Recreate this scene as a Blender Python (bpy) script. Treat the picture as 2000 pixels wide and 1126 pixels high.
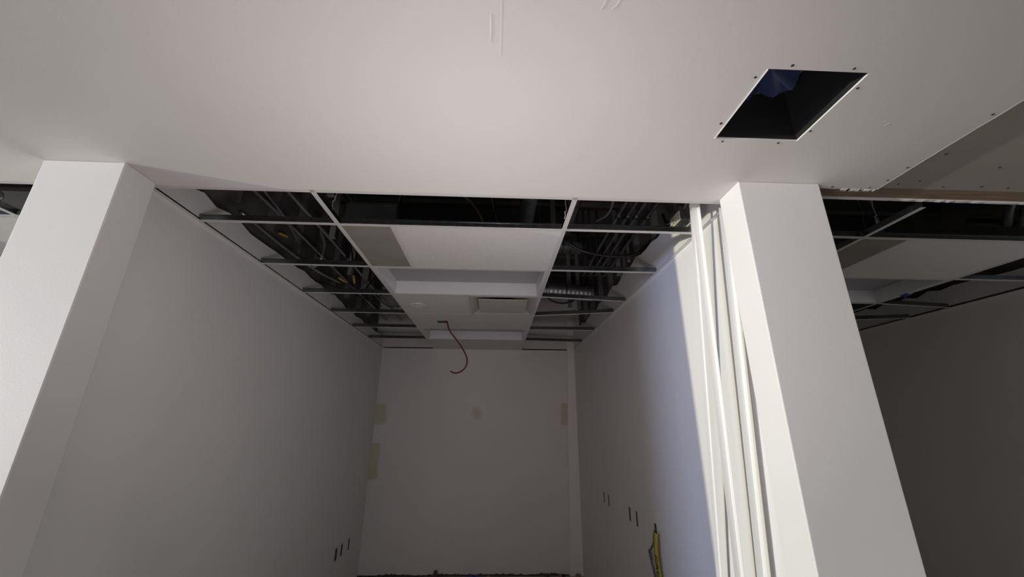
import bpy, bmesh, math, random
from mathutils import Matrix, Vector

for o in list(bpy.data.objects):
    bpy.data.objects.remove(o)
scene = bpy.context.scene
COL = scene.collection
rng = random.Random(7)

# ------------------------------------------------------------------ camera
CAM = Vector((0.249, -1.6357, 1.7271))
yaw, pitch, roll, FPX = 0.0397, 0.3273, 0.0075, 784.87
fwd = Vector((math.sin(yaw) * math.cos(pitch), math.cos(yaw) * math.cos(pitch), math.sin(pitch)))
rgt = Vector((math.cos(yaw), -math.sin(yaw), 0))
upv = rgt.cross(fwd)
r2 = rgt * math.cos(roll) + upv * math.sin(roll)
u2 = upv * math.cos(roll) - rgt * math.sin(roll)
cd = bpy.data.cameras.new('camera')
cd.sensor_width = 36.0
cd.lens = FPX / 2000 * 36.0
cd.clip_start = 0.05
cam = bpy.data.objects.new('camera', cd)
COL.objects.link(cam)
m = Matrix((r2, u2, -fwd)).transposed().to_4x4()
m.translation = CAM
cam.matrix_world = m
scene.camera = cam

# ------------------------------------------------------------------ world, lamps, exposure
w = bpy.data.worlds.new('world')
scene.world = w
w.use_nodes = True
w.node_tree.nodes['Background'].inputs[0].default_value = (1.0, 0.955, 0.945, 1)
w.node_tree.nodes['Background'].inputs[1].default_value = 0.26


def area(name, loc, target, size, watts, color, size_y=None, disk=False, spread=180):
    d = bpy.data.lights.new(name, 'AREA')
    d.shape = 'DISK' if disk else 'RECTANGLE'
    d.size = size
    d.size_y = size_y or size
    d.energy = watts
    d.color = color
    d.spread = math.radians(spread)
    o = bpy.data.objects.new(name, d)
    COL.objects.link(o)
    o.location = loc
    o.rotation_euler = (Vector(target) - Vector(loc)).to_track_quat('-Z', 'Y').to_euler()
    return o


# assumed unseen flood lamp far down the corridor on the left
area('assumed_flood_lamp', (-13.0, -3.811, 1.55), (1.4, 0.2, 2.0), 0.20, 1340, (1.0, 0.95, 0.71), disk=True)
# unseen work lamp assumed in front of the room opening, tilted up at the soffit and into the room
area('assumed_up_lamp', (0.2, -1.05, 1.45), (0.2, 0.24, 2.74), 0.30, 6.8, (1.0, 0.90, 0.915), spread=130)
# assumed cool fill added far left, tints the shaded right wall blue
area('assumed_cool_fill', (-11.0, -5.0, 1.7), (1.4, 1.0, 1.6), 2.2, 520, (0.52, 0.62, 1.0), size_y=1.6)
# weak fill added far to the right, lightens the near left wall
area('wall_fill_lamp', (9.0, -1.78, 1.4), (-1.3, 0.1, 1.8), 0.3, 10, (1.0, 0.95, 0.92), disk=True)
# unseen fill added behind the camera, lifts column fronts and far wall
area('front_fill_lamp', (-2.0, -8.0, 2.2), (0.0, 1.0, 1.8), 1.6, 18, (1.0, 0.72, 0.68))

vs = scene.view_settings
vs.view_transform = 'Standard'
vs.look = 'None'
vs.exposure = 0.0
vs.gamma = 1.0
vs.use_curve_mapping = False


# ------------------------------------------------------------------ materials
def mat(name, color, rough=0.6, metal=0.0, spec=0.5, noise=0.0, nscale=8.0, bump=0.0, bscale=60.0, color2=None, stretch=(1, 1, 1)):
    M = bpy.data.materials.new(name)
    M.use_nodes = True
    nt = M.node_tree
    b = nt.nodes['Principled BSDF']
    b.inputs['Base Color'].default_value = (*color, 1)
    b.inputs['Roughness'].default_value = rough
    b.inputs['Metallic'].default_value = metal
    b.inputs['Specular IOR Level'].default_value = spec
    tc = nt.nodes.new('ShaderNodeTexCoord')
    mp = nt.nodes.new('ShaderNodeMapping')
    mp.inputs['Scale'].default_value = stretch
    nt.links.new(tc.outputs['Object'], mp.inputs['Vector'])
    if noise > 0 or color2:
        n = nt.nodes.new('ShaderNodeTexNoise')
        n.inputs['Scale'].default_value = nscale
        n.inputs['Detail'].default_value = 4
        nt.links.new(mp.outputs[0], n.inputs['Vector'])
        mx = nt.nodes.new('ShaderNodeMix')
        mx.data_type = 'RGBA'
        c2 = color2 or tuple(c * (1 - noise) for c in color)
        mx.inputs['A'].default_value = (*color, 1)
        mx.inputs['B'].default_value = (*c2, 1)
        rp = nt.nodes.new('ShaderNodeMapRange')
        rp.inputs['From Min'].default_value = 0.35
        rp.inputs['From Max'].default_value = 0.65
        nt.links.new(n.outputs['Fac'], rp.inputs['Value'])
        nt.links.new(rp.outputs[0], mx.inputs['Factor'])
        nt.links.new(mx.outputs['Result'], b.inputs['Base Color'])
    if bump > 0:
        n2 = nt.nodes.new('ShaderNodeTexNoise')
        n2.inputs['Scale'].default_value = bscale
        n2.inputs['Detail'].default_value = 3
        nt.links.new(mp.outputs[0], n2.inputs['Vector'])
        bp = nt.nodes.new('ShaderNodeBump')
        bp.inputs['Strength'].default_value = bump
        bp.inputs['Distance'].default_value = 0.002
        nt.links.new(n2.outputs['Fac'], bp.inputs['Height'])
        nt.links.new(bp.outputs[0], b.inputs['Normal'])
    return M


PAINT = mat('white_wall_paint', (0.80, 0.79, 0.78), 0.55, spec=0.35, noise=0.03, nscale=1.3, bump=0.12, bscale=130)
SOFFIT = mat('white_ceiling_paint', (0.80, 0.785, 0.775), 0.55, noise=0.04, nscale=1.1, bump=0.10, bscale=110)
GYPSUM = mat('gypsum_core', (0.86, 0.85, 0.82), 0.9, bump=0.4, bscale=200)
RAWBOARD = mat('unpainted_grey_board', (0.42, 0.39, 0.35), 0.85, noise=0.10, nscale=3, bump=0.1, bscale=90)
WOOD = mat('brown_lumber', (0.21, 0.145, 0.09), 0.75, color2=(0.31, 0.225, 0.15), nscale=5, stretch=(1, 14, 14), bump=0.3, bscale=40)
TEE = mat('white_grid_enamel', (0.68, 0.67, 0.66), 0.4)
GALV = mat('galvanised_steel', (0.24, 0.255, 0.265), 0.25, metal=1.0, noise=0.2, nscale=30)
TILE = mat('white_ceiling_tile', (0.74, 0.73, 0.715), 0.9, noise=0.05, nscale=60, bump=0.25, bscale=260)
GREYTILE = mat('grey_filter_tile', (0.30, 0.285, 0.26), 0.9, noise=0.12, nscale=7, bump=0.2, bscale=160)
FIXT = mat('white_fixture_enamel', (0.74, 0.74, 0.76), 0.35)
DIFF = mat('diffuser_grey_white', (0.55, 0.53, 0.50), 0.45)
DARK = mat('dark_steel', (0.13, 0.135, 0.135), 0.4, metal=0.5, noise=0.3, nscale=9)
DUCT = mat('black_duct_liner', (0.012, 0.012, 0.013), 0.9)
BLUEFILM = mat('blue_plastic_film', (0.035, 0.05, 0.12), 0.25)
DECK = mat('dark_brown_deck', (0.05, 0.04, 0.033), 0.9, noise=0.4, nscale=4)
STEELDK = mat('dark_joist_steel', (0.09, 0.085, 0.08), 0.7)  # plain dark tone for the joists under the deck
STUD = mat('metal_stud', (0.24, 0.235, 0.235), 0.5, metal=0.3)
WIRE = mat('bright_hanger_wire', (0.62, 0.62, 0.62), 0.35, metal=0.6)
EMT = mat('zinc_conduit', (0.40, 0.40, 0.40), 0.3, metal=0.7)
KRAFT = mat('dark_board_back', (0.13, 0.125, 0.115), 0.9, noise=0.3, nscale=5)
CONC = mat('dusty_concrete', (0.30, 0.27, 0.24), 0.9, color2=(0.40, 0.37, 0.33), nscale=4, bump=0.2, bscale=40)
SCREW = mat('black_screw', (0.03, 0.028, 0.026), 0.6)
RED = mat('red_cable_jacket', (0.13, 0.009, 0.014), 0.6)
BLACKC = mat('black_cable_jacket', (0.015, 0.015, 0.016), 0.4)
GREYC = mat('grey_cable_jacket', (0.12, 0.12, 0.13), 0.5)
YELLOW = mat('yellow_tape', (0.52, 0.44, 0.045), 0.5)
YELCAP = mat('yellow_wire_cap', (0.36, 0.30, 0.04), 0.5)
INK = mat('black_ink', (0.01, 0.01, 0.01), 0.6)
FOIL = mat('foil_duct', (0.55, 0.55, 0.56), 0.34, metal=0.8, noise=0.2, nscale=20)
BOXBLUE = mat('box_interior', (0.10, 0.10, 0.105), 0.7)
BLUEP = mat('blue_plastic', (0.03, 0.06, 0.30), 0.4)
STRIPM = mat('white_angle_enamel', (0.82, 0.82, 0.81), 0.38)
TAN = mat('tan_pipe', (0.30, 0.22, 0.16), 0.6)


# paint marks on the back wall: flat greenish yellow patches with fixed places
def stain_material():
    M = mat('white_wall_paint_stained', (0.80, 0.785, 0.77), 0.5, noise=0.03, nscale=1.3, bump=0.12, bscale=130)
    nt = M.node_tree
    b = nt.nodes['Principled BSDF']
    src = b.inputs['Base Color'].links[0].from_socket
    geo = nt.nodes.new('ShaderNodeNewGeometry')
    sep = nt.nodes.new('ShaderNodeSeparateXYZ')
    ns = nt.nodes.new('ShaderNodeTexNoise')
    ns.inputs['Scale'].default_value = 9
    nt.links.new(geo.outputs['Position'], ns.inputs['Vector'])
    add = nt.nodes.new('ShaderNodeVectorMath')
    add.operation = 'MULTIPLY_ADD'
    add.inputs[1].default_value = (0.06, 0.06, 0.06)
    nt.links.new(ns.outputs['Color'], add.inputs[0])
    nt.links.new(geo.outputs['Position'], add.inputs[2])
    nt.links.new(add.outputs[0], sep.inputs[0])
    cur = src
    for (x, z, hx, hz, soft, k, c) in ((-1.29, 1.86, 0.09, 0.13, .05, .75, (.60, .57, .36)), (-1.31, 1.28, 0.075, 0.22, .03, .8, (.58, .55, .34)),
                                   (0.01, 1.88, 0.05, 0.07, .08, .7, (.60, .58, .42)), (1.23, 1.87, 0.075, 0.14, .04, .8, (.58, .56, .38)),
                                   (1.27, 1.30, 0.05, 0.09, .06, .5, (.58, .53, .44))):
        ds = []
        for ax, cc, hh in (('X', x + .03, hx), ('Z', z + .03, hz)):
            s = nt.nodes.new('ShaderNodeMath'); s.operation = 'SUBTRACT'
            nt.links.new(sep.outputs[ax], s.inputs[0]); s.inputs[1].default_value = cc
            a = nt.nodes.new('ShaderNodeMath'); a.operation = 'ABSOLUTE'
            nt.links.new(s.outputs[0], a.inputs[0])
            mr = nt.nodes.new('ShaderNodeMapRange'); mr.interpolation_type = 'SMOOTHSTEP'
            mr.inputs['From Min'].default_value = hh - soft * .5
            mr.inputs['From Max'].default_value = hh + soft * .5
            mr.inputs['To Min'].default_value = 1
            mr.inputs['To Max'].default_value = 0
            nt.links.new(a.outputs[0], mr.inputs['Value'])
            ds.append(mr)
        mu = nt.nodes.new('ShaderNodeMath'); mu.operation = 'MULTIPLY'
        nt.links.new(ds[0].outputs[0], mu.inputs[0]); nt.links.new(ds[1].outputs[0], mu.inputs[1])
        mk = nt.nodes.new('ShaderNodeMath'); mk.operation = 'MULTIPLY'
        nt.links.new(mu.outputs[0], mk.inputs[0]); mk.inputs[1].default_value = k
        mx = nt.nodes.new('ShaderNodeMix'); mx.data_type = 'RGBA'
        nt.links.new(mk.outputs[0], mx.inputs['Factor'])
        nt.links.new(cur, mx.inputs['A'])
        mx.inputs['B'].default_value = (*c, 1)
        cur = mx.outputs['Result']
    nt.links.new(cur, b.inputs['Base Color'])
    return M


PAINTBACK = stain_material()


# ------------------------------------------------------------------ mesh helpers
class MB:
    def __init__(self):
        self.v, self.f, self.mi, self.sm = [], [], [], []

    def add(self, vs_, fs_, mi=0, smooth=False):
        n = len(self.v)
        self.v += [tuple(q) for q in vs_]
        for f in fs_:
            self.f.append(tuple(n + i for i in f))
            self.mi.append(mi)
            self.sm.append(smooth)
        return self

    def box(self, x0, x1, y0, y1, z0, z1, mi=0):
        return self.add([(x0, y0, z0), (x1, y0, z0), (x1, y1, z0), (x0, y1, z0), (x0, y0, z1), (x1, y0, z1), (x1, y1, z1), (x0, y1, z1)],
                        [(0, 3, 2, 1), (4, 5, 6, 7), (0, 1, 5, 4), (1, 2, 6, 5), (2, 3, 7, 6), (3, 0, 4, 7)], mi)

    def prism(self, prof, a, b, side, up, mi=0):
        """extrude closed 2d profile (s,u) from point a to b; side/up are axes"""
        a, b, side, up = Vector(a), Vector(b), Vector(side), Vector(up)
        n = len(prof)
        V = [a + side * s + up * u for s, u in prof] + [b + side * s + up * u for s, u in prof]
        F = [tuple(range(n))[::-1], tuple(range(n, 2 * n))]
        for i in range(n):
            j = (i + 1) % n
            F.append((i, j, n + j, n + i))
        return self.add(V, F, mi)

    def tube(self, pts, r, seg=8, mi=0, cap=True, radii=None):
        pts = [Vector(q) for q in pts]
        V, F = [], []
        t0 = (pts[1] - pts[0]).normalized()
        nrm = t0.orthogonal().normalized()
        for i, q in enumerate(pts):
            if i == 0:
                t = t0
            elif i == len(pts) - 1:
                t = (pts[i] - pts[i - 1]).normalized()
            else:
                t = (pts[i + 1] - pts[i - 1]).normalized()
            nrm = (nrm - t * nrm.dot(t)).normalized()
            bn = t.cross(nrm)
            rr = radii[i] if radii else r
            for k in range(seg):
                a = 2 * math.pi * k / seg
                V.append(q + nrm * (math.cos(a) * rr) + bn * (math.sin(a) * rr))
        for i in range(len(pts) - 1):
            for k in range(seg):
                k2 = (k + 1) % seg
                F.append((i * seg + k, i * seg + k2, (i + 1) * seg + k2, (i + 1) * seg + k))
        self.add(V, F, mi, True)
        if cap:
            n = len(self.v) - len(V)
            self.f.append(tuple(n + k for k in range(seg))[::-1]); self.mi.append(mi); self.sm.append(False)
            e = n + (len(pts) - 1) * seg
            self.f.append(tuple(e + k for k in range(seg))); self.mi.append(mi); self.sm.append(False)
        return self

    def lathe(self, prof, c, axis='z', seg=28, mi=0):
        V, F = [], []
        n = len(prof)
        for k in range(seg):
            a = 2 * math.pi * k / seg
            for r, h in prof:
                V.append((c[0] + r * math.cos(a), c[1] + r * math.sin(a), c[2] + h))
        for k in range(seg):
            k2 = (k + 1) % seg
            for i in range(n - 1):
                F.append((k * n + i, k2 * n + i, k2 * n + i + 1, k * n + i + 1))
        return self.add(V, F, mi, True)

    def build(self, name, mats, parent=None, bevel=0.0):
        me = bpy.data.meshes.new(name)
        me.from_pydata(self.v, [], self.f)
        mats = mats if isinstance(mats, (list, tuple)) else [mats]
        for q in mats:
            me.materials.append(q)
        for i, pl in enumerate(me.polygons):
            pl.material_index = min(self.mi[i], len(mats) - 1)
            pl.use_smooth = self.sm[i]
        bm = bmesh.new()
        bm.from_mesh(me)
        bmesh.ops.remove_doubles(bm, verts=bm.verts, dist=1e-6)
        bmesh.ops.recalc_face_normals(bm, faces=bm.faces)
        if bevel > 0:
            es = [e for e in bm.edges if e.is_manifold and e.calc_face_angle(0) > 0.6]
            bmesh.ops.bevel(bm, geom=es, offset=bevel, segments=2, affect='EDGES', profile=0.5)
        bm.to_mesh(me)
        bm.free()
        o = bpy.data.objects.new(name, me)
        COL.objects.link(o)
        if parent is not None:
            o.parent = parent
        return o


def slab(u_lines, v_lines, skip, axes, n0, n1, top_jag=None):
    """thick panel built from cells between the split lines, cells whose centre lies in a skip rectangle are left open.
    axes maps (u,v,n)->xyz"""
    us, vs_ = sorted(set(u_lines)), sorted(set(v_lines))
    mb = MB()

    def solid(i, j):
        if i < 0 or j < 0 or i >= len(us) - 1 or j >= len(vs_) - 1:
            return False
        cu, cv = (us[i] + us[i + 1]) / 2, (vs_[j] + vs_[j + 1]) / 2
        return not any(a < cu < b and c < cv < d for a, b, c, d in skip)

    vmax = vs_[-1]

    def P(u, v, n):
        if top_jag and v == vmax:
            v = v + top_jag(u)
        return axes(u, v, n)
    for i in range(len(us) - 1):
        for j in range(len(vs_) - 1):
            if not solid(i, j):
                continue
            a, b, c, d = us[i], us[i + 1], vs_[j], vs_[j + 1]
            mb.add([P(a, c, n0), P(b, c, n0), P(b, d, n0), P(a, d, n0)], [(0, 1, 2, 3)], 0)
            mb.add([P(a, c, n1), P(b, c, n1), P(b, d, n1), P(a, d, n1)], [(0, 1, 2, 3)], 1)
            for (di, dj, p, q) in ((-1, 0, (a, c), (a, d)), (1, 0, (b, c), (b, d)), (0, -1, (a, c), (b, c)), (0, 1, (a, d), (b, d))):
                if not solid(i + di, j + dj):
                    mb.add([P(*p, n0), P(*q, n0), P(*q, n1), P(*p, n1)], [(0, 1, 2, 3)], 1)
    return mb


def tag(o, label, cat, group=None, kind=None):
    o['label'] = label
    o['category'] = cat
    if group:
        o['group'] = group
    if kind:
        o['kind'] = kind
    return o


def empty(name, loc=(0, 0, 0)):
    o = bpy.data.objects.new(name, None)
    o.empty_display_size = 0.1
    o.location = loc
    COL.objects.link(o)
    return o


def copy_tree(o, dx, parent=None, keep=None):
    c = o.copy()
    COL.objects.link(c)
    c.parent = parent
    if parent is None:
        c.location.x += dx
    for ch in list(o.children):
        if keep is None or keep(ch):
            copy_tree(ch, 0, c)
    return c


def smooth_path(pts, n=6):
    """Catmull-Rom through pts"""
    P = [Vector(q) for q in pts]
    P = [P[0] * 2 - P[1]] + P + [P[-1] * 2 - P[-2]]
    out = []
    for i in range(1, len(P) - 2):
        for k in range(n):
            t = k / n
            a, b, c, d = P[i - 1], P[i], P[i + 1], P[i + 2]
            out.append(0.5 * ((2 * b) + (c - a) * t + (2 * a - 5 * b + 4 * c - d) * t * t + (3 * b - a - 3 * c + d) * t ** 3))
    out.append(P[-2])
    return out


# ------------------------------------------------------------------ dimensions
ZC = 2.74            # height of soffit and of the lay-in grid
XL, XR = -1.3463, 1.3686
YB = 4.0794
PITCH = 2.92         # one room plus one partition
Y1 = 0.337           # first cross tee behind the soffit edge
TS = 0.61
DECKZ = 3.9

# ------------------------------------------------------------------ floor and walls
fl = MB().box(-9, 7, -7, 4.3, -0.1, 0.0).build('floor', CONC)
tag(fl, 'dusty bare concrete floor at the foot of the far wall', 'floor', kind='structure')


def jag(seed, amp, zoff=0.0):
    r = random.Random(seed)
    tab = [r.uniform(-1, 1) for _ in range(400)]

    def f(u):
        x = (u + 10) * 9
        i = int(x)
        t = x - i
        a = tab[i % 400] * (1 - t) + tab[(i + 1) % 400] * t
        return amp * a + amp * 0.6 * math.sin(u * 2.3 + seed)
    return f


def frange(a, b, s):
    n = max(1, int(round((b - a) / s)))
    return [a + (b - a) * i / n for i in range(n + 1)]


# electrical openings (y0,y1,z0,z1)
R_BOX = [(2.80, 2.835, 1.0, 1.10), (2.63, 2.667, 0.995, 1.10), (1.99, 2.032, 0.995, 1.10), (1.82, 1.86, 0.992, 1.10), (1.435, 1.478, 1.0, 1.095)]
L_BOX = [(3.185, 3.25, 0.40, 0.515), (3.35, 3.405, 0.40, 0.515), (3.578, 3.626, 0.40, 0.515)]


def side_wall(name, x_face, thick_dir, boxes, ztop, seed, amp, y0=0.0):
    us = frange(y0, YB, 0.11) if ztop < 3.2 else frange(y0, YB, 1.0)
    vs_ = [0, 1.5, ztop]
    for a, b, c, d in boxes:
        us += [a, b]
        vs_ += [c, d]
    mb = slab(us, vs_, boxes, lambda u, v, n: (x_face + thick_dir * n, u, v), 0.0, 0.1026, jag(seed, amp))
    return mb.build(name, [PAINT, KRAFT if ztop > 3.2 else GYPSUM])


wl = side_wall('wall_left', XL, -1, L_BOX, 2.90, 3, 0.022)
tag(wl, 'long white drywall side wall on the left of the narrow room', 'wall', kind='structure')
wr = side_wall('wall_right', XR, 1, R_BOX, 2.985, 11, 0.028)
tag(wr, 'white drywall side wall on the right with a strip of lamp light', 'wall', kind='structure')
# faces of the same partitions seen from the neighbouring rooms
wl2 = side_wall('wall_left_neighbour', XL - 0.2052, 1, [], DECKZ - .03, 5, 0.02)
tag(wl2, 'back of the left partition facing the neighbouring room', 'wall', kind='structure')
wr2 = side_wall('wall_right_neighbour', XR + 0.2052, -1, [], DECKZ - .03, 6, 0.02)
tag(wr2, 'back of the right partition facing the right hand room', 'wall', kind='structure')
wf = side_wall('wall_far_right', XL + 2 * PITCH - 0.2052, 1, [], 2.93, 8, 0.02, y0=-0.3)
wf2 = side_wall('wall_far_right_neighbour', XL + 2 * PITCH, -1, [], DECKZ - .03, 9, 0.02, y0=-0.3)
tag(wf2, 'outer skin of the partition at the right edge', 'wall', kind='structure')
wf3 = side_wall('wall_far_left', XL - PITCH, -1, [], DECKZ - .03, 10, 0.02)
tag(wf3, 'far side wall of the room left of the bright column', 'wall', kind='structure')
tag(wf, 'dark shaded drywall wall at the right edge of the picture', 'wall', kind='structure')

wb = slab(frange(-4.4, 4.5, 0.3), [0.0, 0.012, DECKZ], [], lambda u, v, n: (u, YB + n, v), 0.0, 0.12).build('wall_back', [PAINTBACK, GYPSUM])
tag(wb, 'dim far end wall with greenish yellow filler patches', 'wall', kind='structure')
# narrow boxed chase in the right back corner, caught light put into its paint
ch = MB().add([(1.205, YB - .03, 0), (XR, YB - .03, 0), (XR, YB, 0), (1.205, YB, 0), (1.270, YB - .03, 2.74), (XR, YB - .03, 2.74), (XR, YB, 2.74), (1.270, YB, 2.74),
               (1.270, YB - .03, DECKZ), (XR, YB - .03, DECKZ), (XR, YB, DECKZ), (1.270, YB, DECKZ)],
              [(0, 3, 2, 1), (0, 1, 5, 4), (1, 2, 6, 5), (2, 3, 7, 6), (3, 0, 4, 7), (4, 5, 9, 8), (5, 6, 10, 9), (6, 7, 11, 10), (7, 4, 8, 11), (8, 9, 10, 11)]).build('trim_1', mat('lightened_chase_paint', (0.88, 0.87, 0.84), 0.5))
tag(ch, 'narrow vertical drywall chase in the far right corner', 'trim', kind='structure')

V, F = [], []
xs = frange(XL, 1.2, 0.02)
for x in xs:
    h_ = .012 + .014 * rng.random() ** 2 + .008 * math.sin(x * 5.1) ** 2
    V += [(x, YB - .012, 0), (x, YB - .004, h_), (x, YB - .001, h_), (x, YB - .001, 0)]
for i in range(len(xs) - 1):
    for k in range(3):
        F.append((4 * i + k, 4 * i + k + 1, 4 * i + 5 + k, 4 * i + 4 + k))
MB().add(V, F).build('dirty_gap_line', SCREW, wb)  # ragged dark strip standing in for the dirty open gap under the drywall

# metal studs of the partitions standing above the ragged drywall
for k, y in enumerate((0.25, 0.66, 1.07, 1.48, 1.88, 2.30, 2.7, 3.1, 3.5)):
    for wall, xs, z0 in ((wr, XR + 0.10, 2.6), (wl, XL - 0.10, 2.6)):
        prof = [(-.045, 0), (.045, 0), (.045, .032), (.043, .032), (.043, .002), (-.043, .002), (-.043, .032), (-.045, .032)]
        MB().prism(prof, (xs, y, z0 + .45), (xs, y, DECKZ), (1, 0, 0), (0, 1, 0)).build('stud', STUD, wall)

# columns that cap the partitions
def column(x0, x1, label):
    mb = MB().box(x0, x1, -0.1693, -0.0139, 0.0, ZC - 0.0005)
    o = mb.build('drywall_column', PAINT, bevel=0.004)
    return tag(o, label, 'column', 'drywall columns at the room opening')


column(-1.612, -1.2877, 'brightly lit white drywall column left of the room opening')
column(1.2902, 1.653, 'white drywall column with a grey front beside the leaning strips')

# ------------------------------------------------------------------ soffit over the corridor
HX0, HX1, HY0, HY1 = 1.046, 1.360, -0.742, -0.435
BX = 1.943   # edge of the painted board
so = slab(frange(-6.0, 1.66, 0.6) + [HX0, HX1, BX, 1.66], [-3.4, -2, HY0, HY1, -0.135, 0.0], [(HX0, HX1, HY0, HY1), (1.655, 3, -0.135, 0.1)],
          lambda u, v, n: (u, v, ZC + n), 0.0, 0.016).build('ceiling', [SOFFIT, GYPSUM])
tag(so, 'white painted drywall soffit with a square duct opening', 'ceiling', kind='structure')


def screw(x, y, z, parent):
    r = rng.uniform(0.0042, 0.0055)
    mb = MB().lathe([(0.0003, -.0012), (r * .6, -.0014), (r, -.0008), (r * 1.05, 0.0006)], (0, 0, 0), seg=10)
    o = mb.build('screw', SCREW, parent)
    o.location = (x, y, z)
    return o


for x, y in ((1.11, -.757), (1.301, -.755), (1.027, -.71), (1.373, -.685), (1.37, -.489), (1.297, -.421), (1.084, -.419), (1.028, -.511),
             (1.73, -.15), (1.90, -.152), (1.928, -.21), (1.926, -.30), (1.925, -.60), (1.924, -.78)):
    screw(x, y, ZC, so)
# taped seam with a ridge of joint compound
MB().box(0.2455, 0.2475, -1.05, -0.745, ZC - 0.0005, ZC + .0002).build('board_seam', SOFFIT, so)


def smear(pts, wdt, parent, name='compound_smear'):
    V, F = [], []
    P = smooth_path(pts, 5)
    n = len(P)
    for i, q in enumerate(P):
        t = (P[min(i + 1, n - 1)] - P[max(i - 1, 0)]).normalized()
        s = Vector((-t.y, t.x, 0))
        ww = wdt * math.sin(math.pi * (i + .6) / (n + .2)) * rng.uniform(.8, 1.2)
        V += [q + s * ww, q + Vector((0, 0, -.0009)), q - s * ww]
    for i in range(n - 1):
        F += [(3 * i, 3 * i + 1, 3 * i + 4, 3 * i + 3), (3 * i + 1, 3 * i + 2, 3 * i + 5, 3 * i + 4)]
    return MB().add(V, F, 0, True).build(name, SOFFIT, parent)


smear([(.218, -.875, ZC), (.220, -.85, ZC), (.219, -.82, ZC), (.217, -.79, ZC)], .0035, so)
smear([(.511, -.93, ZC), (.508, -.915, ZC), (.506, -.905, ZC), (.50, -.898, ZC)], .0025, so)
smear([(.545, -.93, ZC), (.538, -.908, ZC), (.528, -.90, ZC)], .0015, so)
smear([(1.612, -.527, ZC), (1.616, -.542, ZC)], .002, so)

# unpainted board beside it, one layer higher
rb = slab(frange(BX - 0.05, 6.5, 0.8), [-3.4, -1.5, -0.128], [], lambda u, v, n: (u, v, ZC + 0.017 + n), 0.0, 0.016).build('ceiling_right', [RAWBOARD, RAWBOARD])
tag(rb, 'unpainted grey brown ceiling board at the upper right', 'ceiling', kind='structure')
for x, y in ((2.03, -.16), (2.10, -.19), (2.25, -.15), (2.33, -.30), (2.42, -.16), (2.02, -.37), (2.04, -.62), (2.55, -.155)):
    screw(x, y, ZC + .017, rb)
# torn paper and gypsum along the cut edge of the painted board
V, F = [], []
ys = frange(-3.2, -0.14, 0.03)
for i, y in enumerate(ys):
    d = 0.002 + 0.002 * rng.random() + 0.004 * (math.sin(y * 7.0) > 0.55)
    V += [(BX - 0.001, y, ZC - .0008), (BX + d, y, ZC - .0015), (BX + d, y, ZC + .015)]
for i in range(len(ys) - 1):
    F += [(3 * i, 3 * i + 1, 3 * i + 4, 3 * i + 3), (3 * i + 1, 3 * i + 2, 3 * i + 5, 3 * i + 4)]
MB().add(V, F).build('torn_edge', GYPSUM, so)
mb = MB()
for k in range(9):
    x = 1.79 + k * .018 + rng.uniform(-.006, .006)
    s = rng.uniform(.004, .011)
    mb.box(x - s, x + s, -.137, -.128 + s * .6, ZC - .002, ZC + .014)
mb.build('torn_paper', GYPSUM, so)

# lumber plate and the inner bulkhead skin
wp = MB().box(1.654, 6.4, -0.128, -0.046, ZC + 0.018, ZC + 0.056).build('lumber_plate', WOOD, bevel=0.002)
tag(wp, 'exposed brown lumber plate along the soffit edge above the right room', 'lumber')
bk = slab(frange(-5.5, 6.4, 0.35), [ZC + 0.0165, ZC + .3, DECKZ], [], lambda u, v, n: (u, -0.046 + n, v), 0.0, 0.016).build('wall_bulkhead', [PAINT, GYPSUM])
tag(bk, 'drywall bulkhead skin standing above the soffit edge', 'wall', kind='structure')
V, F = [], []
xs = frange(1.654, 6.4, 0.022)
for i, x in enumerate(xs):
    d = rng.uniform(-.0025, .0035) * (1 if x > 2.1 else .3)
    V += [(x, -.046, ZC + .0168), (x, -.046, ZC + .013 + d), (x, -.030 + d, ZC + .013 + d), (x, -.026, ZC + .0168)]
for i in range(len(xs) - 1):
    for k in range(3):
        F.append((4 * i + k, 4 * i + k + 1, 4 * i + 5 + k, 4 * i + 4 + k))
MB().add(V, F).build('board_edge', GYPSUM, bk)

# duct boot above the square opening
db = empty('duct_boot', (1.203, -0.588, ZC + .017))
tag(db, 'black duct boot seen through the square opening in the soffit', 'duct')
mb = MB()
a, b, z0, z1, t = .156, .1525, -.0115, .36, .003
mb.box(-a, -a + t, -b, b, z0, z1).box(a - t, a, -b, b, z0, z1).box(-a, a, -b, -b + t, z0, z1).box(-a, a, b - t, b, z0, z1).box(-a, a, -b, b, z1, z1 + t)
mb.build('boot_box', DUCT, db)
mb = MB().lathe([(.137, .22), (.139, .19), (.134, .19), (.132, .355)], (0.0, .012, 0), seg=36)
mb.build('collar', DARK, db)
V, F = [], []
n, mm = 40, 12
for j in range(mm + 1):
    for i in range(n):
        a_ = 2 * math.pi * i / n
        r = .133 * j / mm
        z = .165 + .018 * math.sin(a_ * 5 + 1.3) * (j / mm) + .012 * math.sin(a_ * 11) * (j / mm) ** 2 + .03 * (1 - j / mm)
        V.append((r * math.cos(a_), .012 + r * math.sin(a_), z))
for j in range(mm):
    for i in range(n):
        i2 = (i + 1) % n
        F.append((j * n + i, j * n + i2, (j + 1) * n + i2, (j + 1) * n + i))
MB().add(V, F, 0, True).build('plastic_film', BLUEFILM, db)
mb = MB()
mb.box(-.1585, -.1565, -.154, .154, -.0205, -.001)
mb.build('metal_lip', TEE, db)

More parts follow.
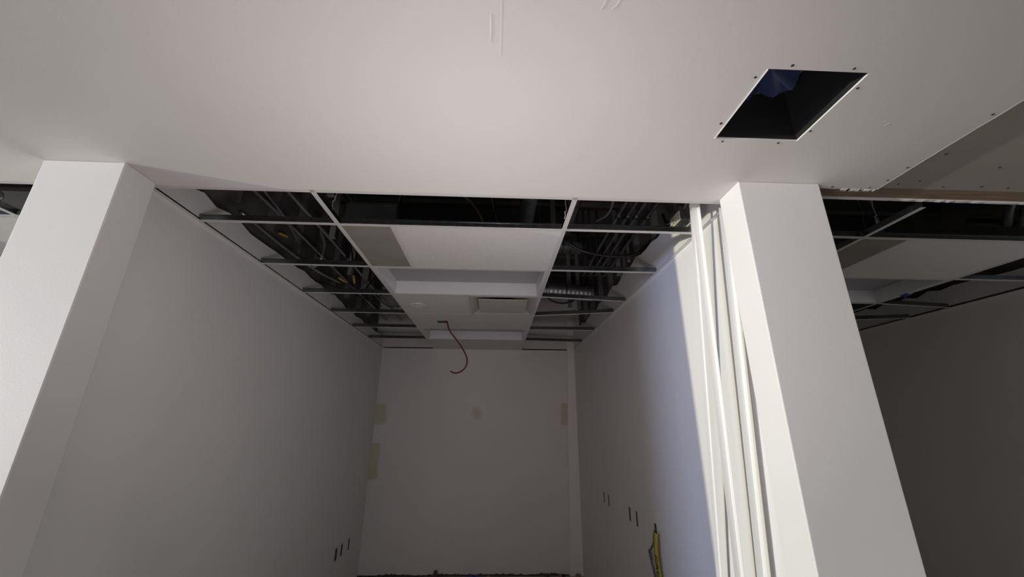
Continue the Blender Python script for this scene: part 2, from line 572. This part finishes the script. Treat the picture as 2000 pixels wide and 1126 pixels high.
# ------------------------------------------------------------------ upper deck over the rooms
dk = MB().box(-5.5, 6.4, -0.03, 4.2, DECKZ, DECKZ + .08).build('ceiling_deck', DECK)
tag(dk, 'dark roof deck high above the open ceiling grid', 'ceiling', kind='structure')
for k in range(7):
    y = 0.35 + 0.6 * k
    MB().box(-5.4, 6.3, y - .03, y + .03, DECKZ - .02, DECKZ).box(-5.4, 6.3, y - .004, y + .004, DECKZ - .26, DECKZ - .02).box(-5.4, 6.3, y - .03, y + .03, DECKZ - .28, DECKZ - .26).build('joist', STEELDK, dk)

# ------------------------------------------------------------------ lay-in ceiling grid
T_FL = [(-.012, 0), (.012, 0), (.012, .0016), (-.012, .0016)]
T_WEB = [(-.0011, .0016), (.0011, .0016), (.0011, .031), (.0034, .0315), (.0034, .0385), (-.0034, .0385), (-.0034, .0315), (-.0011, .031)]


def tee(name, a, b, parent, z=ZC):
    """inverted T bar from a to b (xy)"""
    a, b = Vector((*a, z)), Vector((*b, z))
    d = (b - a).normalized()
    s = Vector((-d.y, d.x, 0))
    o = MB().prism(T_FL, a, b, s, (0, 0, 1), 0).prism(T_WEB, a, b, s, (0, 0, 1), 1).build(name, [TEE, GALV], parent)
    return o


L_FL = [(0, 0), (.022, 0), (.022, .0014), (0, .0014)]
L_UP = [(0.0001, .0014), (.0015, .0014), (.0015, .022), (0.0001, .022)]  # upper leg, its dark steel stands in for the shade above the flange


def angle(a, b, side, parent):
    return MB().prism(L_FL, a, b, side, (0, 0, 1), 0).prism(L_UP, a, b, side, (0, 0, 1), 1).build('wall_angle', [TEE, GALV], parent)


def wire(pts, parent, r=.0014, name='hanger_wire', m_=None):
    return MB().tube(smooth_path(pts, 5), r, 6).build(name, m_ or GALV, parent)


grid = empty('ceiling_grid', (0, 0, 0))
tag(grid, 'white T bar ceiling grid over the middle room, half its bays open', 'ceiling grid', 'ceiling grids of the rooms')
for x in (-.61, .61):
    tee('main_tee', (x, -.0), (x, YB - .002), grid)
R_END = {2: 1.64, 3: 2.0, 4: 2.755, 5: 3.44}
for k in range(6):
    y = Y1 + TS * k
    tee('cross_tee', (-.598, y), (.598, y), grid, ZC + .0002)
    tee('cross_tee', (XL + .004, y + (-.012 if k in (1, 3) else 0)), (-.622, y), grid, ZC + .0017)
    tee('cross_tee', (.622, y), (XR - .012, R_END.get(k, y)), grid, ZC + .0017)
tee('cross_tee', (-.325, Y1 + .012), (-.325, Y1 + TS - .012), grid, ZC + .0002)
tee('cross_tee', (0.0, Y1 + 2 * TS + .012), (0.0, Y1 + 3 * TS - .012), grid, ZC + .0002)
angle((XL, 0, ZC), (XL, YB, ZC), (1, 0, 0), grid)
angle((XR, 0, ZC), (XR, YB, ZC), (-1, 0, 0), grid)
angle((XL + .022, 0, ZC), (XR - .022, 0, ZC), (0, 1, 0), grid)
angle((XL + .022, YB, ZC), (XR - .022, YB, ZC), (0, -1, 0), grid)


def pigtail(x, y, ztop, parent, amp=.008, turns=5, lean=(0, 0)):
    pts = []
    n = 26
    for i in range(n + 1):
        t = i / n
        if t < .35:
            a_ = turns * 2 * math.pi * t / .35
            pts.append((x + .006 * math.cos(a_), y + .006 * math.sin(a_), ZC + .036 + .05 * t / .35))
        else:
            q = (t - .35) / .65
            pts.append((x + lean[0] * q + amp * math.sin(q * 17), y + lean[1] * q + amp * .7 * math.cos(q * 13), ZC + .086 + (ztop - ZC - .086) * q))
    return MB().tube(pts, .0021, 6).build('hanger_wire', WIRE, parent)


pigtail(-.61, .235, DECKZ - .1, grid, .012, 4, (-.02, -.03))
pigtail(.61, .275, DECKZ - .1, grid, .005, 4, (.0, .02))
pigtail(-.61, 1.45, DECKZ - .1, grid, .006, 4)
pigtail(.61, 1.45, DECKZ - .1, grid, .006, 4)
pigtail(-.61, 2.9, DECKZ - .1, grid, .006, 4)
pigtail(.61, 2.9, DECKZ - .1, grid, .006, 4)

# --- tiles lying in the grid
TZ = ZC + .0024


def tile(x0, x1, y0, y1, m_, label, holes=(), cat='ceiling tile', core=None):
    g = .004
    us, vs_ = [x0 + g, x1 - g], [y0 + g, y1 - g]
    for a, b, c, d in holes:
        us += [a, b]
        vs_ += [c, d]
    o = slab(us, vs_, holes, lambda u, v, n: (u, v, TZ + n), 0, .016).build('ceiling_tile', [m_, core or m_])
    return tag(o, label, cat, 'lay-in ceiling tiles')


def yk(k):
    return Y1 + TS * k


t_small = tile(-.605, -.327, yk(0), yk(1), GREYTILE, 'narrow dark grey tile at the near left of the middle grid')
t_big = tile(-.323, .605, yk(0), yk(1), TILE, 'large blank white tile nearest the opening in the middle grid')
HOLE = (-.364, -.256, 2.435, 2.53)
DOWN = (-.462, 1.872)
t_down = tile(-.605, -.004, yk(2), yk(3), TILE, 'square white tile carrying the round ring beside the air diffuser')
t_cab = tile(-.605, .605, yk(3), yk(4), TILE, 'white tile with a slot where the red cable hangs out', [HOLE], core=KRAFT)
t_end = tile(-.605, .605, yk(5), YB - .002, TILE, 'white tile against the far end wall')


# --- recessed troffers without lenses
def troffer(y0, y1, label):
    r = empty('recessed_light', (0, (y0 + y1) / 2, TZ))
    tag(r, label, 'ceiling light', 'recessed ceiling lights')
    hx, hy, dpt = .602, (y1 - y0) / 2 - .004, .105
    f = .022
    mb = MB()
    z0, z1 = 0.0, .004
    mb.box(-hx, hx, -hy, -hy + f, z0, z1).box(-hx, hx, hy - f, hy, z0, z1).box(-hx, -hx + f, -hy + f, hy - f, z0, z1).box(hx - f, hx, -hy + f, hy - f, z0, z1)
    mb.build('frame', FIXT, r)
    ix, iy, tx, ty = hx - f, hy - f, hx - f - .004, hy - f - .012
    mb = MB().add([(-ix, -iy, z1), (ix, -iy, z1), (ix, iy, z1), (-ix, iy, z1), (-tx, -ty, dpt), (tx, -ty, dpt), (tx, ty, dpt), (-tx, ty, dpt)],
                  [(0, 1, 5, 4), (2, 3, 7, 6), (1, 2, 6, 5), (3, 0, 4, 7)])
    e = .006
    mb.add([(-ix - e, -iy - e, z1), (ix + e, -iy - e, z1), (ix + e, iy + e, z1), (-ix - e, iy + e, z1), (-tx - e, -ty - e, dpt + e), (tx + e, -ty - e, dpt + e), (tx + e, ty + e, dpt + e), (-tx - e, ty + e, dpt + e)],
           [(0, 4, 5, 1), (2, 6, 7, 3), (1, 5, 6, 2), (3, 7, 4, 0), (4, 7, 6, 5)])
    mb.build('reflector', FIXT, r)
    MB().box(-tx, tx, -ty, ty, dpt - .002, dpt + .001).build('back_pan', mat('troffer_back_pan', (.40, .40, .43), .4), r)  # pan greyer than the white body, shade of the recess in its colour
    return r


lt1 = troffer(yk(1), yk(2), 'white recessed light trough behind the large blank tile')
lt2 = troffer(yk(4), yk(5), 'white recessed light trough close to the far end wall')

# --- square plaque air diffuser
df = empty('air_diffuser', (.304, yk(2) + TS / 2, TZ))
tag(df, 'square plaque air diffuser in the middle grid beside the tile with a ring', 'air vent')
h = .298
mb = MB()
f = .03
mb.box(-h, h, -h, -h + f, 0, .004).box(-h, h, h - f, h, 0, .004).box(-h, -h + f, -h + f, h - f, 0, .004).box(h - f, h, -h + f, h - f, 0, .004)
mb.build('frame', DIFF, df)
i_, t_ = h - f, .13
mb = MB().add([(-i_, -i_, .004), (i_, -i_, .004), (i_, i_, .004), (-i_, i_, .004), (-t_, -t_, .085), (t_, -t_, .085), (t_, t_, .085), (-t_, t_, .085)],
              [(0, 1, 5, 4), (1, 2, 6, 5), (2, 3, 7, 6), (3, 0, 4, 7)])
mb.build('cone', DIFF, df)
MB().lathe([(.10, .075), (.13, .085), (.13, .25), (.004, .25)], (0, 0, 0), seg=24).build('neck', DARK, df)
MB().box(-.212, .212, -.212, .212, -.004, .002).build('plaque', DIFF, df, bevel=.002)

# --- round ring (speaker or downlight trim) on its tile
dl = empty('ceiling_ring', (DOWN[0], DOWN[1], TZ))
tag(dl, 'small round white ceiling ring set in a square tile', 'ceiling fixture')
MB().lathe([(.046, -.001), (.050, -.006), (.066, -.006), (.072, -.001), (.072, .0)], (0, 0, 0), seg=36).build('trim_ring', FIXT, dl)
MB().lathe([(.0005, -.012), (.020, -.011), (.030, -.007), (.046, -.0012)], (0, 0, 0), seg=36).build('dome', FIXT, dl)
for k in range(3):
    a_ = 2 * math.pi * k / 3 + .4
    c = Vector((math.cos(a_), math.sin(a_), 0))
    MB().box(-.003, .003, -.008, .008, -.0075, -.005).build('clip', GREYC, dl).location = c * .058

# --- red cable hanging from the slot
rc = MB().tube(smooth_path([(-.36, 2.49, 2.775), (-.30, 2.492, 2.768), (-.268, 2.492, 2.750), (-.258, 2.494, 2.722), (-.236, 2.497, 2.656), (-.15, 2.50, 2.549), (-.083, 2.50, 2.454),
                             (-.042, 2.50, 2.366), (-.049, 2.50, 2.288), (-.098, 2.50, 2.236), (-.159, 2.50, 2.22), (-.203, 2.50, 2.237)], 8), .0075, 10).build('red_cable', RED)
tag(rc, 'dark red cable hanging in a hook out of a ceiling tile', 'cable')

# ------------------------------------------------------------------ right hand room: grid, tiles, light (same layout, one pitch further)
g2 = copy_tree(grid, PITCH, keep=lambda q: q.name != 'wall_angle.002')
g2['label'] = 'dim T bar ceiling grid over the right hand room'
for src, lab in ((t_small, 'narrow grey tile in the dim right hand room'), (t_big, 'large blank tile in the dim right hand room')):
    c = copy_tree(src, PITCH)
    c['label'] = lab
c = copy_tree(lt1, PITCH)
c['label'] = 'recessed light trough in the dim right hand room'
# left hand room: only its near right corner shows
g3 = copy_tree(grid, -PITCH + .05, keep=lambda q: q.name in ('main_tee.001', 'cross_tee', 'cross_tee.002', 'cross_tee.003', 'cross_tee.005', 'wall_angle.002'))
g3['label'] = 'corner of a ceiling grid left of the bright column'
c = copy_tree(t_big, -PITCH + .05)
c['label'] = 'white tile at the left edge of the picture'

# small blue clip on the right room's tee
bc = empty('beam_clip', (3.53, 1.30, ZC + .012))
tag(bc, 'small blue plastic clip on the grid of the right room', 'clip')
MB().box(-.022, .030, -.03, .03, -.020, .034).build('clip_body', BLUEP, bc, bevel=.005)
MB().tube(smooth_path([(0, .0, .02), (.03, .03, .05), (.05, .06, .03), (.06, .07, -.03)], 5), .006, 8).build('clip_tail', BLUEP, bc)
MB().box(-.004, .014, -.036, -.029, -.014, .010).build('clip_tab', TEE, bc)

# ------------------------------------------------------------------ leaning wall-angle strips by the right column
def strip(foot, top, label, w_=.028):
    a, b = Vector(foot), Vector(top)
    d = (b - a).normalized()
    s = Vector((0, 1, 0)); s = (s - d * s.dot(d)).normalized()
    u = Vector((-1, 0, 0)); u = (u - d * u.dot(d) - s * u.dot(s)).normalized()
    t = .0012
    prof = [(-w_ / 2, 0), (w_ / 2, 0), (w_ / 2, w_), (w_ / 2 - t, w_), (w_ / 2 - t, t), (-w_ / 2, t)]
    o = MB().prism(prof, a, b, s, u).build('metal_strip', STRIPM)
    return tag(o, label, 'metal strip', 'metal strips leaning in the corner')


strip((XR - .008, .755, .002), (XR - .118, .130, 2.90), 'thin left one of the three white metal strips leaning beside the column', .017)
strip((XR - .050, .405, .002), (XR - .128, .072, 2.93), 'middle of the three white metal strips leaning beside the column')
strip((XR - .045, .305, .002), (XR - .034, .012, 2.72), 'right of the three white metal strips, closest to the column')

# ------------------------------------------------------------------ electrical boxes in the side walls
def ebox(x_face, dirx, rect, label, group, wires=True):
    y0, y1, z0, z1 = rect
    o = empty('electrical_box', (x_face, (y0 + y1) / 2, z0))
    tag(o, label, 'electrical box', group)
    hy, hz = (y1 - y0) / 2, z1 - z0
    t, dp = .0025, .06
    mb = MB()

    def bx(xa, xb, *r):
        xa, xb = sorted((dirx * xa, dirx * xb))
        mb.box(xa, xb, *r)
    e = .001
    bx(.0, dp, -hy + e, -hy + t + e, e, hz - e)
    bx(.0, dp, hy - t - e, hy - e, e, hz - e)
    bx(.0, dp, -hy + e, hy - e, e, t + e)
    bx(.0, dp, -hy + e, hy - e, hz - t - e, hz - e)
    bx(dp - t, dp, -hy + e, hy - e, e, hz - e)
    mb.build('box_shell', BOXBLUE, o)
    for s in (0, 1):
        zz = hz - .012 if s else .004
        xa, xb = sorted((dirx * -.0008, dirx * .004))
        MB().box(xa, xb, -.011, .011, zz, zz + .008).build('mounting_ear', GALV, o)
    if wires:
        for s in (-1, 1):
            MB().tube(smooth_path([(dirx * .05, s * .008, hz * .5), (dirx * .02, s * .012, hz * .55), (dirx * .006, s * .006, hz * .4), (dirx * .012, 0, hz * .28)], 5), .003, 6).build('wire', BLACKC if s < 0 else GREYC, o)
    return o


LR = ['rightmost but one pair, farthest', '', '', '']
for rect, lab in zip(R_BOX, ('farthest of the four small wall boxes on the right wall', 'second farthest small wall box on the right wall',
                             'third farthest small wall box on the right wall', 'fourth small wall box on the right wall, nearer the yellow tape',
                             'wall box on the right wall with yellow tape and a cable loop')):
    ebox(XR, 1, rect, lab, 'electrical boxes on the right wall')
for rect, lab in zip(L_BOX, ('nearest and widest of three small wall boxes low on the left wall', 'middle of three small wall boxes low on the left wall',
                             'farthest and thinnest of three small wall boxes low on the left wall')):
    ebox(XL, -1, rect, lab, 'electrical boxes on the left wall')

# caution tape hanging from the nearest box
ct = empty('caution_tape', (XR - .012, 1.425, .45))
tag(ct, 'yellow caution tape with black letters hanging down the right wall', 'tape')
V, F = [], []
n = 26
for i in range(n + 1):
    t = i / n
    z = .60 * (1 - t)
    w_ = .037 * (1 if t < .55 else 1 - .75 * (t - .55) / .45)
    yc = -.02 + .035 * t + .006 * math.sin(t * 9)
    x = -.010 + .018 * t - .008 * math.sin(t * 7)
    V += [(x, yc - w_, z), (x - .004, yc, z), (x, yc + w_, z)]
for i in range(n):
    F += [(3 * i, 3 * i + 1, 3 * i + 4, 3 * i + 3), (3 * i + 1, 3 * i + 2, 3 * i + 5, 3 * i + 4)]
o = MB().add(V, F, 0, True).build('ribbon', YELLOW, ct)
md = o.modifiers.new('thick', 'SOLIDIFY'); md.thickness = .0006
fc = bpy.data.curves.new('letters', 'FONT')
fc.body = 'CAUTION'
fc.size = .062
fc.extrude = .0004
fc.space_character = 1.1
fo = bpy.data.objects.new('letters', fc)
COL.objects.link(fo)
bpy.context.view_layer.update()
me = bpy.data.meshes.new_from_object(fo.evaluated_get(bpy.context.evaluated_depsgraph_get()))
bpy.data.objects.remove(fo)
lo = bpy.data.objects.new('lettering', me)
me.materials.append(INK)
COL.objects.link(lo)
lo.parent = ct
# text right -> down the wall (-z), text up -> -y, facing -x
lo.matrix_local = Matrix(((0, 0, -1, -.0195), (0, -1, 0, .004), (-1, 0, 0, .47), (0, 0, 0, 1)))
# cable loop
cl = MB().tube(smooth_path([(XR + .03, 1.455, 1.05), (XR - .004, 1.457, 1.055), (XR - .018, 1.455, 1.02), (XR - .022, 1.462, .975), (XR - .022, 1.53, .92), (XR - .022, 1.555, .885), (XR - .024, 1.50, .80), (XR - .022, 1.475, .735),
                             (XR - .014, 1.49, .745), (XR - .014, 1.555, .84), (XR - .016, 1.58, .895), (XR - .018, 1.565, .905), (XR - .018, 1.53, .86)], 7), .006, 8).build('grey_cable', GREYC)
tag(cl, 'grey cable looped out of the wall box beside the yellow tape', 'cable')

# ------------------------------------------------------------------ services above the grid
def pipe(name, pts, r, m_, label, cat, group=None, smooth=True, seg=10, straps=0):
    P = smooth_path(pts, 6) if smooth and len(pts) > 2 else [Vector(q) for q in pts]
    o = MB().tube(P, r, seg).build(name, m_)
    tag(o, label, cat, group)
    return o


GL, GR = 'conduits above the left bays', 'conduits above the right bays'
for x, z, r, lab in ((-1.335, 3.15, .014, 'steel conduit running back just above the left wall top'), (-1.48, 3.13, .02, 'thicker dark conduit over the left partition'),
                     (-1.12, 3.15, .013, 'thin conduit crossing the left open bays'), (-.93, 3.42, .02, 'high conduit above the left open bays')):
    o = pipe('conduit', [(x, .02, z), (x + .004, 1.4, z + .004), (x, 2.6, z), (x, 4.06, z)], r, EMT if r < .016 else DARK, lab, 'conduit', GL)
    for y in (.62, 1.75, 2.9):
        MB().tube([(x, y - .03, z), (x, y + .03, z)], r + .005, 10).build('coupling', GALV, o)
for x, z, r, lab in ((1.075, 3.10, .011, 'leftmost of the four parallel conduits above the right bays'), (1.141, 3.10, .012, 'second of the four parallel conduits above the right bays'),
                     (1.20, 3.10, .012, 'third of the four parallel conduits above the right bays'), (1.282, 3.10, .013, 'rightmost of the four parallel conduits above the right bays')):
    o = pipe('conduit', [(x, .02, z), (x, 1.2, z), (x + .004, 1.9, z), (x, 2.05, z + .06), (x, 2.1, z + .2), (x, 2.1, DECKZ - .02)], r, DARK, lab, 'conduit', GR)
    for y in (.8, 1.75):
        MB().tube([(x, y - .025, z), (x, y + .025, z)], r + .004, 10).build('coupling', GALV, o)

pipe('conduit_bend', [(-1.16, 1.3, 3.3), (-1.154, 1.3, 3.168), (-1.115, 1.3, 3.08), (-1.108, 1.3, 3.0), (-1.117, 1.3, 2.936), (-1.142, 1.32, 2.90), (-1.2, 1.36, 2.885)], .011, EMT, 'shiny curved conduit dropping above the left bays', 'conduit')
pipe('conduit_bend', [(1.40, 1.3, 3.23), (1.345, 1.3, 3.18), (1.307, 1.3, 3.12), (1.301, 1.3, 3.04), (1.301, 1.3, 2.97)], .011, EMT, 'shiny conduit elbow dropping beside the right wall top', 'conduit')
pipe('black_cable', [(.66, 1.2, 3.2), (.76, 1.2, 3.101), (.936, 1.2, 3.001), (1.155, 1.2, 2.972), (1.317, 1.2, 2.995), (1.46, 1.2, 3.10), (1.55, 1.2, 3.2)], .011, BLACKC, 'black cable sagging in an arc above the right bays', 'cable')
pipe('black_cable', [(.70, 2.45, 3.1), (.85, 2.5, 3.0), (1.0, 2.5, 2.98), (1.15, 2.5, 3.06), (1.22, 2.5, 3.2)], .010, BLACKC, 'short black cable loop behind the foil duct', 'cable')
pipe('red_stripe_cable', [(-.09, .88, 3.36), (-.024, .9, 3.301), (.033, .9, 3.253), (.083, .9, 3.192), (.129, .9, 3.111), (.155, .9, 3.02), (.16, .9, 2.9)], .009, mat('brown_cable', (.22, .14, .13), .4), 'brown cable curving down above the blank tile', 'cable')
pipe('grey_cable', [(-1.05, 1.55, 3.3), (-1.0, 1.6, 3.1), (-.98, 1.62, 2.98), (-1.02, 1.66, 2.90)], .008, BLACKC, 'black cable dropping into the left bay', 'cable')
pipe('grey_cable', [(-1.1, 2.3, 3.1), (-1.0, 2.45, 2.98), (-.9, 2.6, 2.93), (-.78, 2.7, 2.98)], .008, GREYC, 'grey cable lying slack above the farther left bays', 'cable')

for pts, r, m_, lab in (
        ([(-1.30, .30, 3.30), (-1.24, .55, 3.14), (-1.20, .80, 3.06), (-1.22, 1.05, 3.02), (-1.30, 1.25, 3.05)], .009, GREYC, 'grey cable drooping over the nearest left bay'),
        ([(-1.42, .75, 3.02), (-1.36, 1.2, 2.98), (-1.30, 1.65, 2.97), (-1.27, 2.1, 3.02)], .012, EMT, 'pale conduit lying along the top of the left wall'),
        ([(-1.36, 1.9, 2.95), (-1.2, 2.05, 2.93), (-1.05, 2.3, 2.91), (-1.0, 2.6, 2.93)], .007, BLACKC, 'black cable trailing over the left wall top'),
        ([(.95, .25, 3.30), (.98, .5, 3.16), (1.0, .75, 3.10), (.97, 1.0, 3.16)], .009, GREYC, 'grey cable drooping over the nearest right bay'),
        ([(.15, .5, 3.35), (.20, .7, 3.15), (.24, .85, 3.05)], .006, BLACKC, 'thin black cable above the blank tile')):
    pipe('loose_cable', pts, r, m_, lab, 'cable', 'loose cables above the grid')

# yellow connectors on the left cables
for k, (x, y, z, d, lab) in enumerate(((-1.40, 1.16, 3.08, (.05, .05, -.01), 'yellow cable connector nearest above the left bays'), (-.98, 1.64, 2.93, (.012, .02, -.07), 'upright yellow cable connector above the left bays'),
                                      (-1.13, 1.70, 2.93, (.055, .06, -.025), 'slanted yellow cable connector above the left bays'))):
    a_ = Vector((x, y, z)); d = Vector(d)
    o = MB().tube([a_, a_ + d * .1, a_ + d * .5, a_ + d], .011, 10, radii=[.006, .011, .011, .008]).build('cable_connector', YELCAP)
    tag(o, lab, 'connector', 'yellow connectors')
    if k > 0:
        MB().tube(smooth_path([a_ + d, a_ + d * 1.8 + Vector((.03, .05, .0)), a_ + Vector((.12, .2, .06))], 6), .006, 8).build('lead', BLACKC, o)

# foil flexible duct across the right bays
def flex(name, a, b, r, label, m_=FOIL, rib=.045):
    a, b = Vector(a), Vector(b)
    L = (b - a).length
    n = int(L / rib * 4)
    pts = [a + (b - a) * (i / n) for i in range(n + 1)]
    radii = [r * (1 + .035 * math.cos(i * math.pi / 2)) for i in range(n + 1)]
    o = MB().tube(pts, r, 18, radii=radii).build(name, m_)
    for k in range(3):
        q = a + (b - a) * (.25 + .22 * k)
        dd = (b - a).normalized()
        MB().tube([q - dd * .004, q + dd * .004], r * 1.045, 18).build('band', BLACKC, o)
    return tag(o, label, 'duct', 'round ducts above the grid')


flex('foil_duct', (.30, 2.10, 3.02), (1.22, 2.26, 3.01), .075, 'foil wrapped flexible duct above the right bays')
flex('foil_duct', (.66, 1.55, 3.22), (.98, 1.60, 3.22), .06, 'short dull round duct above the right bays', DARK)
flex('spiral_duct', (.475, .30, 3.28), (.46, 2.2, 3.27), .06, 'ribbed round duct running back above the blank tile', mat('dull_duct', (.16, .16, .165), .5, metal=.5), .05)
flex('spiral_duct', (.80, .1, 3.42), (.86, 1.6, 3.4), .055, 'ribbed round duct running back above the right bays', mat('dull_duct_b', (.16, .155, .15), .55, metal=.4), .05)

# terminal box over the nearest open bay
vb = empty('terminal_box', (-.665, 1.25, 3.05))
tag(vb, 'dark green steel terminal box above the nearest open bay', 'air handling box')
MB().box(-.17, .19, -.32, .32, 0, .185).build('casing', mat('green_steel', (.19, .225, .22), .5, metal=.2, noise=.2), vb, bevel=.012)
MB().box(-.17, .19, -.327, -.322, .150, .158).build('flange', STUD, vb)
MB().lathe([(.0003, 0), (.008, 0), (.008, .004), (.0003, .005)], (0, 0, 0), seg=10).build('knockout', GALV, vb).location = (-.13, -.33, .05)
MB().tube([(.19, -.25, .045), (.245, -.25, .045)], .028, 12).build('spigot', STUD, vb)
MB().tube(smooth_path([(.205, -.27, .3), (.20, -.28, .15), (.235, -.27, .06), (.28, -.25, -.02)], 5), .008, 8).build('lead', BLACKC, vb)
pipe('cross_pipe', [(-.36, 1.02, 3.055), (.62, 1.02, 3.055)], .016, TAN, 'tan pipe crossing above the blank tile', 'pipe', smooth=False)

# junction box at the top of the right wall, caught by the lamp
jb = empty('junction_box', (1.325, .44, 2.86))
tag(jb, 'steel junction box in the lamp light at the top of the right wall', 'junction box')
MB().box(-.028, .03, -.055, .06, 0, .085).build('box_body', DARK, jb, bevel=.003)
cov = MB().box(-.034, -.028, -.058, .062, -.012, .05)
cv = cov.build('cover', mat('cover_plate', (.62, .60, .52), .5), jb, bevel=.001)
for k in range(7):
    MB().lathe([(.0003, 0), (.0035, 0), (.0035, .002)], (0, 0, 0), seg=8).build('perforation', INK, cv).matrix_local = Matrix.Translation((-.0342, -.045 + .03 * (k % 4), .004 + .022 * (k // 4))) @ Matrix.Rotation(math.radians(-90), 4, 'Y')
MB().tube(smooth_path([(0, .055, .06), (0, .12, .075), (.01, .2, .11), (.02, .26, .2)], 5), .011, 8).build('whip', GALV, jb)
MB().tube(smooth_path([(0, -.05, .06), (0, -.1, .085), (.0, -.18, .1), (.0, -.30, .12)], 5), .011, 8).build('whip', GALV, jb)

# hangers and straps dropping from the deck
for x, y, z0, w_, lab in ((-.93, 1.0, 2.98, .02, 'grey metal strap dropping beside the green terminal box'), (-1.02, 1.66, 2.95, .022, 'grey metal strap between the yellow connectors'),
                          (-1.02, 2.05, 2.92, .03, 'wide grey strap above the third left bay'), (-.82, 2.5, 2.9, .03, 'wide grey strap above the fourth left bay'),
                          (1.318, 1.62, 2.98, .02, 'grey metal strap beside the right wall top before the foil duct'), (1.05, 2.55, 2.95, .022, 'left of the two grey straps behind the foil duct'),
                          (1.16, 2.6, 2.95, .022, 'right of the two grey straps behind the foil duct'), (.70, 1.3, 3.1, .02, 'grey strap beside the sagging black cable'),
                          (-.78, .55, 3.05, .022, 'grey metal strap above the nearest left bay')):
    o = MB().box(x - w_, x + w_, y - .002, y + .002, z0, DECKZ - .28).box(x - w_, x + w_, y + .002, y + .03, z0, z0 + .003).build('hanger_strap', STUD)
    tag(o, lab, 'strap', 'metal straps above the grid')

# right room: curved flexible conduits and cross conduit
for k, dx in enumerate((0, .11)):
    pipe('flex_conduit', [(3.9 + dx, 1.0, 3.25), (3.88 + dx, .80, 3.12), (3.74 + dx, .68, 3.08), (3.60 + dx, .55, 3.1), (3.5 + dx, .35, 3.25)], .024, DARK,
         ('left' if k == 0 else 'right') + ' of two curved black conduits above the right room', 'conduit', 'curved conduits in the right room')
pipe('conduit', [(2.45, .4, 3.2), (3.4, 1.2, 3.2), (4.2, 1.9, 3.2)], .014, DARK, 'dark conduit slanting across above the right room', 'conduit', smooth=False)
# left room: conduits seen over the bright column
pipe('conduit', [(-2.7, .05, 3.0), (-2.1, .62, 3.0), (-1.7, 1.0, 3.0)], .022, STUD, 'grey conduit slanting behind the bright column', 'conduit', smooth=False)
pipe('conduit_elbow', [(-2.60, .42, 2.935), (-2.55, .43, 2.94), (-2.52, .435, 2.925), (-2.515, .435, 2.90), (-2.53, .43, 2.885), (-2.58, .42, 2.88)], .009, EMT, 'curled steel conduit end at the left edge', 'conduit')

# ------------------------------------------------------------------ rubbish along the foot of the far wall
o = MB().add([(-.46, 3.97, 0), (-.385, 3.97, 0), (-.385, 4.01, 0), (-.46, 4.01, 0), (-.425, 3.98, .085), (-.39, 3.98, .09), (-.39, 4.0, .09), (-.425, 4.0, .085)],
             [(0, 3, 2, 1), (4, 5, 6, 7), (0, 1, 5, 4), (1, 2, 6, 5), (2, 3, 7, 6), (3, 0, 4, 7)]).build('wood_offcut', mat('reddish_wood', (.10, .06, .045), .8), bevel=.003)
tag(o, 'tapered brown wood offcut standing at the foot of the far wall', 'wood scrap')
V, F = [], []
for i in range(9):
    for j in range(5):
        V.append((-.06 + .025 * i, 3.94 + .02 * j, .028 + .012 * math.sin(i * 1.7 + j) - .02 * (abs(i - 4) / 4) ** 3))
for i in range(8):
    for j in range(4):
        F.append((i * 5 + j, i * 5 + j + 1, (i + 1) * 5 + j + 1, (i + 1) * 5 + j))
o = MB().add(V, F, 0, True).build('blue_rag', BLUEP)
md = o.modifiers.new('thick', 'SOLIDIFY'); md.thickness = .025; md.offset = -1
tag(o, 'crumpled dark blue plastic on the floor by the far wall', 'plastic')
for k, (x, s, lab) in enumerate(((.215, .022, 'small dark lump of rubbish beside the blue plastic'), (.93, .016, 'tiny debris lump right of centre at the far wall'), (1.08, .024, 'dark crumbled debris near the far right corner'), (1.12, .02, 'second debris crumb near the far right corner'),
                            (1.29, .03, 'rounded debris lump in the far right corner'), (-1.0, .018, 'small debris lump left along the far wall'), (.45, .013, 'flat crumb on the floor along the far wall'))):
    r = random.Random(40 + k)
    bm = bmesh.new()
    bmesh.ops.create_icosphere(bm, subdivisions=2, radius=s)
    for v in bm.verts:
        v.co *= r.uniform(.75, 1.2)
        v.co.z *= .8
    me = bpy.data.meshes.new('debris')
    bm.to_mesh(me); bm.free()
    me.materials.append(SCREW if k % 2 else TAN)
    o = bpy.data.objects.new('debris', me)
    COL.objects.link(o)
    o.location = (x, 4.0, s * .65)
    tag(o, lab, 'debris', 'debris along the far wall')
